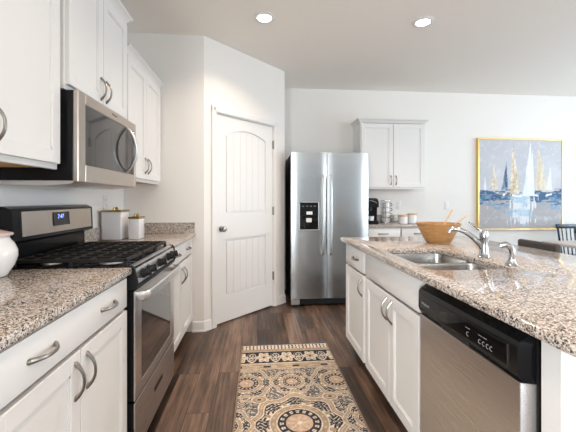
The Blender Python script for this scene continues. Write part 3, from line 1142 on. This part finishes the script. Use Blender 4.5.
hz = .415
water = np.clip((hz - V) / .02 + (N3 - .5) * 2, 0, 1)
Cc = mixc(Cc, (.44, .425, .435), water)
Cc = mixc(Cc, (.54, .51, .51), water * np.clip((N2 - .5) * 4, 0, 1) * .8)
# dark blue strokes under the horizon, heavier at the sides
side = .35 + .65 * np.clip(np.abs(U - .52) * 2.4, 0, 1)
band = np.clip(1 - np.abs(V - .355) / .10, 0, 1) * side
blue = np.clip((band * 1.25 + (N4 - .5) * 2.2 - .28) * 3.0, 0, 1)
Cc = mixc(Cc, (.05, .13, .25), np.clip(blue * 1.3, 0, 1) * np.clip(band * 8, 0, 1) * .95)
blue2 = np.clip((np.clip(1 - np.abs(V - .27) / .11, 0, 1) * .8 + (N2 - .5) * 3.2 - .55) * 3, 0, 1) * (np.abs(V - .27) < .11)
Cc = mixc(Cc, (.20, .36, .52), blue2 * .75)
# bright reflection column
colm = np.clip(1 - np.abs(U - .52) / .20, 0, 1) * np.clip((V - .03) / .05, 0, 1) * np.clip((.40 - V) / .03, 0, 1)
ref = np.clip((colm * 1.1 + (N5 - .5) * 2.6 - .35) * 3, 0, 1) * (colm > 0)
Cc = mixc(Cc, (.80, .83, .86), ref * .85)
ref2 = np.clip((colm + (N2 - .5) * 4 - .75) * 3, 0, 1) * (colm > 0)
Cc = mixc(Cc, (.33, .52, .66), ref2 * .6)


def sail(px, py, b0, b1, bz, c, c2):
    global Cc
    t = np.clip((V - bz) / (py - bz), 0, 1)
    lo = b0 + (px - b0) * t ** 0.85; hi = b1 + (px - b1) * t ** 1.25
    e = (N3 - .5) * .010
    mk = (V > bz + e) & (V < py) & (U > lo + e) & (U < hi + e)
    s = np.clip((N5 * .6 + N3 * .4 - .38) * 3.2, 0, 1)
    Cs = np.array(c) * (1 - s[..., None]) + np.array(c2) * s[..., None]
    Cc = np.where(mk[..., None], Cs, Cc)


W_, G_, Nv = (.82, .85, .88), (.62, .50, .31), (.06, .12, .22)
sail(.070, .60, .050, .088, .43, W_, (.74, .76, .80))
sail(.178, .755, .135, .225, .44, (.78, .74, .66), (.60, .49, .32))
sail(.325, .755, .265, .345, .43, Nv, (.40, .50, .60))
sail(.405, .97, .365, .485, .385, (.80, .74, .64), (.58, .45, .27))
sail(.618, .995, .515, .655, .365, (.86, .88, .91), (.70, .76, .82))
sail(.640, .93, .628, .668, .37, (.86, .88, .91), (.78, .80, .85))
sail(.712, .93, .675, .820, .43, (.66, .54, .35), (.78, .73, .65))
sail(.865, .70, .805, .882, .44, W_, (.70, .74, .80))
hull = np.clip(1 - np.abs(V - (.375 + .012 * np.sin(U * 23))) / .014, 0, 1) * ((np.sin(U * 31) > -.2) & (U > .28) & (U < .88))
Cc = mixc(Cc, (.85, .87, .88), np.clip(hull * 2 - (N3 - .4), 0, 1))
cv = grid_object('canvas', PWd - 2 * ft, PHt - 2 * ft, nx, ny, Cc, .012, 'canvas', pf)
cv.location = (ft, -.026, ft); cv.rotation_euler = (PI / 2, 0, 0)

# ------------------------------------------------------------------ island
IF = .712                     # face of the island fronts
IR = -PI / 2
# far drawer cabinet: Y 2.715 .. 2.215
w = .497
base_cabinet('white island cabinet at the far end with one drawer over one door', (IF, 2.715, 0), IR, w, .60,
             [('drawer', .020, w - .020, .722, .872, (w * .62,)), ('door', .020, w - .020, .122, .706, w - .052, .625)])
w = .782
base_cabinet('white island sink cabinet with two doors under the sink', (IF, 2.216, 0), IR, w, .60,
             [('panel', .020, w - .016, .722, .872), ('door', .020, w / 2 + .034, .122, .706, w / 2 + .034 - .034, .622),
              ('door', w / 2 + .040, w - .016, .122, .706, w / 2 + .040 + .034, .622)], open_top=True)
tag(MB().box(IF + .004, IF + .6, .742, .802, 0.0005, CB - .0005, .002).build('end_panel', 'cabinet'), 'white island end panel beside the dishwasher', 'panel')
tag(MB().box(IF + .6105, IF + .72, .742, 2.715, .0005, CB - .0005, .002).build('back_panel', 'cabinet'), 'white panel closing the seating side of the island', 'panel')

sk = (.770, 1.145, 1.425, 2.050)
outer = rounded(.6785, 1.752, .632, 2.7455, (.055, .05, .02, .012), 8)
hole = rounded(sk[0], sk[1], sk[2], sk[3], (.05, .05, .05, .05), 5)
tag(slab(outer, hole).build('granite_countertop', 'granite'), 'large speckled granite island countertop with a sink cut into it', 'countertop')

# sink: two bowls hanging under the counter
st = thing('kitchen_sink', 'stainless double bowl sink set into the granite island', 'sink', (sk[0], sk[2], CB - .001), 0)


def bowl(x0, x1, y0, y1, dep):
    bm = bmesh.new()
    rings = []
    for (ins, z, r) in ((-.018, -.0005, .05), (.0, -.0005, .05), (.002, -.01, .05), (.010, -dep + .03, .05), (.035, -dep, .04)):
        lp = rounded(x0 + ins, x1 - ins, y0 + ins, y1 - ins, (r,) * 4, 5)
        rings.append([bm.verts.new((x, y, z)) for x, y in lp])
    for a, b in zip(rings[:-1], rings[1:]):
        for i in range(len(a)):
            j = (i + 1) % len(a)
            bm.faces.new((a[i], a[j], b[j], b[i]))
    bm.faces.new(rings[-1])
    bmesh.ops.recalc_face_normals(bm, faces=bm.faces[:])
    bmesh.ops.solidify(bm, geom=bm.faces[:], thickness=.0015)
    bm.verts.index_update()
    mb = MB(); mb.add([v.co[:] for v in bm.verts], [[v.index for v in f.verts] for f in bm.faces]); bm.free()
    return mb


SX, SY = sk[1] - sk[0], sk[3] - sk[2]
for (a, b, dp_) in ((-.012, SY * .5 - .016, .19), (SY * .5 + .016, SY + .012, .19)):
    o = bowl(-.012, SX + .012, a, b, dp_).build('basin', 'sink_steel', st)
    MB().lathe([(0, 0), (.045, 0), (.043, .003), (.03, .002), (0, .001)], (SX / 2, (a + b) / 2, -dp_ + .0016), 24).build('drain', 'chrome', o)

# faucet
fc = thing('faucet', 'chrome single lever faucet behind the sink', 'faucet', (1.206, 1.716, CT), 0)
MB().lathe([(0, .0005), (.030, .0005), (.031, .006), (.026, .012), (.0215, .02), (.0205, .10), (.022, .105), (.022, .112), (.0, .118)], n=28).build('body', 'chrome', fc)
dirv = Vector((-.140, .060, 0))
pts = []
for q in range(11):
    u = q / 10
    pts.append(dirv * u + Vector((0, 0, .045 + .118 * math.sin(u * 1.45) ** 0.9 * (1 - .12 * u * u))))
pts[0] = Vector((0, 0, .03))
pts.append(pts[-1] + Vector((-.012, .003, -.004)))
pts.append(pts[-1] + Vector((-.006, .002, -.016)))
MB().tube(pts, [.016] * 3 + [.0145 - .0004 * q for q in range(len(pts) - 3)], 12).build('spout', 'chrome', fc)
hd = MB()
hd.lathe([(0, .1125), (.022, .1135), (.022, .125), (.016, .142), (0, .148)], n=24)
hd.tube([(-.004, .0, .134), (-.03, .012, .158), (-.058, .024, .180), (-.068, .028, .187)], [.008, .0055, .0045, .0055], 10)
hd.build('lever', 'chrome', fc)
spr = thing('side_sprayer', 'small chrome side sprayer next to the faucet', 'sprayer', (1.190, 1.50, CT), 0)
MB().lathe([(0, .0005), (.025, .0005), (.026, .005), (.021, .012), (.017, .022), (.016, .030), (0, .031)], n=24).build('base', 'chrome', spr)
MB().tube([(0, 0, .028), (.003, -.002, .05), (.002, -.002, .072), (-.008, .003, .089), (-.022, .009, .097), (-.034, .014, .095), (-.043, .017, .088)],
          [.012, .0115, .0135, .015, .015, .014, .012], 14).build('wand', 'chrome', spr)

# wooden salad bowl with two servers
sb = thing('salad_bowl', 'wooden flared salad bowl on the island', 'bowl', (1.285, 2.32, CT), 0)
mb = MB().lathe([(0, .0005), (.078, .0005), (.086, .012), (.116, .07), (.147, .132), (.151, .142), (.143, .142), (.135, .128), (.08, .03), (0, .022)], n=14)
mb.build('bowl', 'bowl_wood', sb, smooth=20)


def server(label, a, b, flat_end):
    A, B = Vector(a), Vector(b)
    pts = [A + (B - A) * u for u in (0, .12, .26, .34, .7, .93, 1.0)]
    o = MB().tube([p - A for p in pts], [.010, .022, .020, .0085, .0085, .010, .006], 10, flat=(.55, 1.0)).build('salad_server', 'light_wood')
    o.location = A
    return tag(o, label, 'utensil', 'salad servers in the wooden bowl')


server('upright wooden salad server standing in the bowl', (1.265, 2.312, CT + .036), (1.380, 2.300, CT + .238), 0)
server('slanted wooden salad server leaning out over the bowl rim', (1.285, 2.335, CT + .036), (1.485, 2.290, CT + .200), 1)

# dishwasher
w = .568
dwm = thing('dishwasher', 'built in dishwasher with steel door and black control panel', 'dishwasher', (.700, 1.416, 0), IR)
MB().box(.004, w + .02, .055, .56, .11, CB - .004, .002).build('body', 'black_matte', dwm)
MB().box(.004, w + .02, .10, .5, 0, .1095).build('toe_kick', 'black_matte', dwm)
sd = MB()
sd.prism([(0, .036), (.002, .003), (.006, 0), (w - .004, 0), (w, .004), (w + .010, .036)], .118, .7345, 'xy')
sd.build('steel_door', 'steel', dwm)
MB().box(.002, w + .018, .0362, .054, .118, .86).build('door_liner', 'gasket', dwm)
cpm = MB()
sec = [(.0358, .7355), (.008, .7355), (-.004, .752), (-.008, .765), (-.007, .832), (-.001, .843), (.0358, .866)]
def csec(x, dy): return [(x, y + (dy if i not in (0, len(sec) - 1) else 0), z) for i, (y, z) in enumerate(sec)]
rings = [csec(0, .006), csec(.006, 0), csec(w - .003, 0), csec(w + .010, .030)]
vs = [p for r in rings for p in r]; k7 = len(sec); fs = []
for a in range(3):
    for b in range(k7):
        fs.append((a * k7 + b, a * k7 + (b + 1) % k7, (a + 1) * k7 + (b + 1) % k7, (a + 1) * k7 + b))
fs += [list(range(k7)), [3 * k7 + b for b in range(k7)][::-1]]
cpm.add(vs, fs)
cpn = cpm.build('control_panel', 'black', dwm, smooth=20)
MB().box(.020, w - .038, -.0096, -.006, .766, .823, .001).build('touch_strip', 'black_glass', cpn)
MB().box(w - .0375, w - .0345, -.0102, -.006, .764, .824).build('chrome_edge', 'nickel', cpn)
MB().box(.19, .345, -.0065, .02, .7362, .757, .003).build('pocket_handle', 'gasket', cpn)
text_part('Whirlpool', .015, 'grey_mark', cpn, (.068, -.0099, .790), (PI / 2, 0, 0), 'logo')


def arc_mark(x, z):
    return [(x + .0065 * math.cos(a), -.0098, z + .0065 * math.sin(a)) for a in [math.radians(60 + 240 * q / 8) for q in range(9)]]


for ax in (.353, .414, .432, .450, .466):
    MB().tube(arc_mark(ax, .782), .0008, 5).build('button_mark', 'grey_mark', cpn)
for (a, b) in ((.340, .350), (.352, .364), (.406, .424), (.428, .446)):
    MB().box(a, b, -.0099, -.0094, .8005, .802).build('button_caption', 'grey_mark', cpn)

# ------------------------------------------------------------------ seating and dining
bs = thing('counter_stool', 'dark upholstered counter stool tucked at the far side of the island', 'stool', (1.93, 2.21, 0), 0)
MB().box(-.26, .02, -.17, .17, .60, .655, .02, seg=3).build('seat', 'stool', bs)
bk = MB()
nseg = 8
pr = []
bk.box(.002, .045, -.170, .172, .66, .932, .016, seg=3)
bk.build('backrest', 'stool', bs)
for sx_ in (-.235, .005):
    for sy_ in (-.145, .145):
        MB().tube([(sx_ * 1.02, sy_ * 1.08, 0), (sx_, sy_, .602)], [.013, .018], 8).build('leg', 'navy', bs)
mb = MB()
for sy_ in (-.15, .15): mb.tube([(-.237, sy_, .22), (.006, sy_, .22)], .009, 6)
mb.build('footrest', 'navy', bs)

dt = thing('dining_table', 'pale topped dining table right of the island', 'table', (3.235, 2.3, 0), 0)
TW, TL = 1.05, 1.31
MB().box(0, TW, 0, TL, .722, .752, .004).build('tabletop', 'table', dt)
MB().box(.22, TW - .22, .22, TL - .22, .68, .7215).build('apron', 'table', dt)
for ax in (.27, TW - .27):
    for ay in (.27, TL - .27):
        MB().box(ax - .035, ax + .035, ay - .035, ay + .035, 0, .6795, .004).build('leg', 'table', dt)

chn = thing('dining_chair', 'navy spindle back dining chair near the back wall under the painting corner', 'chair', (4.385, 4.17, 0), 0, 'navy spindle back dining chairs')


def leg_pts(sx_, top_y, bot_y): return [(sx_ * .205, bot_y, 0), (sx_ * .185, top_y, .445)]


MB().box(-.215, .215, -.21, .20, .44, .472, .012, seg=2).build('seat', 'navy', chn)
for s in (-1, 1):
    MB().tube([(s * .205, -.205, 0), (s * .185, -.175, .442)], [.013, .019], 8).build('leg', 'navy', chn)
    MB().tube([(s * .205, .205, 0), (s * .185, .17, .442)], [.013, .019], 8).build('leg', 'navy', chn)
    MB().tube([(s * .195, .175, .46), (s * .222, .215, .868)], [.014, .012], 8).build('back_post', 'navy', chn)
MB().box(-.245, .245, .198, .226, .820, .882, .008, seg=2).build('top_rail', 'navy', chn)
for q in range(6):
    u = -.15 + .06 * q
    MB().tube([(u, .178, .465), (u * 1.05, .210, .83)], .0085, 6).build('spindle', 'navy', chn)
mb = MB()
mb.tube([(-.195, -.19, .2), (-.195, .188, .2)], .008, 6).tube([(.195, -.19, .2), (.195, .188, .2)], .008, 6).tube([(-.195, 0, .2), (.195, 0, .2)], .008, 6)
mb.build('stretcher', 'navy', chn)
c = dup(chn); c.location = (4.035, 3.545, 0); c.rotation_euler = (0, 0, 0)
c['label'] = 'navy spindle back dining chair pushed in at the far end of the table'

# ------------------------------------------------------------------ patterned runner
RX0, RX1, RY0, RY1 = -.130, .590, .95, 2.862
RW, RH = RX1 - RX0, RY1 - RY0
nx, ny = 230, 610
X_, Y_ = np.meshgrid(np.linspace(0, RW, nx + 1), np.linspace(0, RH, ny + 1))
px = X_ - RW / 2
py = Y_ + RY0                          # world y
cream = np.array((.69, .60, .49)); tan_ = np.array((.40, .295, .205)); navy_ = np.array((.035, .036, .048))
pink = np.array((.50, .36, .265)); bluegrey = np.array((.16, .17, .20)); sand = np.array((.53, .42, .31))
S = X_.shape
C = np.ones(S + (3,)) * navy_


def put(mask, col):
    global C
    mk = mask if mask.dtype != bool else mask.astype(float)
    C = C * (1 - mk[..., None]) + col * mk[..., None]


def scroll(x, y, s, ph=0.0):
    a = np.sin(x * s + 1.7 * np.sin(y * s * .83 + ph)) * np.sin(y * s * 1.06 + 1.6 * np.sin(x * s * .71 + ph * 1.3))
    return a


f_ = scroll(px, py, 78)
f2 = scroll(px + .031, py - .017, 120, 1.1)
put(np.abs(f_) < .14, cream)
put(f_ > .64, cream)
put(f_ > .82, tan_)
put((f2 > .45) & (f_ < -.4), sand)
put((f_ < -.62), bluegrey)


def medallion(cx, cy, R, n, ph=0.0, small=False):
    dx, dy = px - cx, py - cy
    r = np.hypot(dx, dy); th = np.arctan2(dy, dx)
    sc = 1 + .075 * np.cos(n * th + ph)
    rr = r / (R * sc)
    inside = rr < 1.0
    ro = r / R
    def ring(a, b, v=rr): return (v >= a) & (v < b)
    put(ring(.97, 1.0), cream); put(ring(.865, .97), tan_); put(ring(.90, .93), sand); put(ring(.83, .865), cream)
    put(ring(.60, .83), navy_); put(ring(.625, .81) & (np.abs(f2) < .15), cream)
    u = np.abs(((th * n / (2 * PI) + ph) % 1.0) - .5) * 2          # 0 at a lobe's middle
    v = np.clip((rr - .62) / .18, 0, 1)
    leaf = ring(.62, .795) & (u < .62 - .5 * np.abs(v - .45))
    put(leaf, cream)
    put(leaf & (np.sin(v * 9 + u * 6) > .35) & (u > .18), navy_)
    put(leaf & (u < .16) & (v > .25), tan_)
    put(ring(.585, .61, ro), cream); put(ring(.47, .585, ro), tan_)
    put(ring(.505, .55, ro) & (np.cos(18 * th) > .3), sand)
    put(ring(.44, .47, ro), cream); put(ring(.42, .44, ro), navy_)
    put(ring(.30, .42, ro), navy_)
    put(ring(.32, .40, ro) & (np.cos(16 * th) > .05), cream)
    put(ring(.34, .375, ro) & (np.cos(16 * th) > .45), tan_)
    put(ring(.275, .30, ro), navy_)
    put(ro < .275, pink)
    put((ro < .255) & (ro > .06) & (np.cos(8 * th) > .55), sand)
    put((ro < .22) & (ro > .10) & (np.abs(np.cos(4 * th)) < .12), tan_)
    put(ro < .05, cream)


rows = [2.266 - .845 * q for q in range(3)]
bigs = [1.843 - .845 * q for q in range(3)]
for yy in rows:
    for sx_ in (-.30, .30): medallion(sx_, yy, .178, 6)
    medallion(0, yy, .142, 6)
for yy in bigs:
    medallion(0, yy, .272, 8)
    for sx_ in (-.40, .40): medallion(sx_, yy, .15, 6)
# ribbon lattice and small ovals
for yy in [2.075 - .4225 * q for q in range(5)]:
    for sx_ in (-.218, .218):
        e = np.hypot((px - sx_) / .040, (py - yy) / .030)
        put(e < 1.25, cream); put(e < 1.05, tan_); put(e < .62, sand); put(e < .3, navy_)
        rb = (np.abs(py - yy - .012 * np.sin((px - sx_) * 30)) < .011) & (np.abs(px - sx_) < .115) & (e > 1.2)
        put(rb & (np.sign(sx_) * (px - sx_) > 0), sand)
# border at the far end
yb0, yb1, yb2, yb3 = 2.44, 2.525, 2.735, 2.842
def rows_between(a, b): return (py >= a) & (py < b)
put(rows_between(yb0, yb1), sand)
put(rows_between(yb0 + .012, yb1 - .012) & (np.sin(px * 46 + 2 * np.sin(py * 90)) * np.sin(py * 120 + 3) > .1), tan_)
put(rows_between(yb0 + .030, yb1 - .030) & (np.sin(px * 30) > .72), navy_)
put(rows_between(yb1, yb2), navy_)
for cx in np.arange(-.36, .37, .18):
    bx_, by_ = px - cx, (py - (yb1 + yb2) / 2) * .74
    th_ = np.arctan2(by_, bx_)
    e = np.hypot(bx_, by_) / (.054 * (1 + .16 * np.cos(6 * th_)))
    put(e < 1.0, cream); put((e < .80) & (np.cos(6 * th_ + 8 * e) > .45), tan_); put(e < .34, sand); put(e < .16, navy_)
    for sgn in (-1, 1):
        qx, qy = bx_ - .09, by_ * sgn - .022
        sp = np.hypot(qx, qy)
        arm = (np.abs(((sp * 55 + np.arctan2(qy, qx) * sgn / (2 * PI)) % 1.0) - .5) < .20) & (sp < .036)
        put(arm, cream)
wave = (yb1 + yb2) / 2 + .075 * np.cos(px / .18 * 2 * PI)
put(rows_between(yb1 + .01, yb2 - .01) & (np.abs(py - wave) < .010) & (np.abs(np.sin(px / .18 * PI)) > .35), cream)
put(rows_between(yb1, yb1 + .014), cream); put(rows_between(yb2 - .014, yb2), sand)
put(rows_between(yb2, yb3), cream)
put(rows_between(yb2 + .035, yb3 - .006) & (np.cos(px / .029 * 2 * PI) > .35), navy_ * 1.5)
put(rows_between(yb2 + .055, yb3 - .03) & (np.cos(px / .029 * 2 * PI) > .75), tan_)
put(rows_between(yb2, yb2 + .03), tan_)
put(rows_between(yb3, RY1 + 1), bluegrey * .8)
put((np.abs(px) > RW / 2 - .012), tan_ * .7)
# wear, as flecks in the yarn
wn = rng_noise(S, (160, 60), 9, 3)
C = C * (1 - .22 * np.clip((wn - .5) * 3, -1, 1)[..., None])
rug = grid_object('patterned_runner', RW, RH, nx, ny, C, .007, 'rug')
rug.location = (RX0, RY0, .0005)
tag(rug, 'cream, tan and navy medallion runner rug on the wood floor', 'rug')
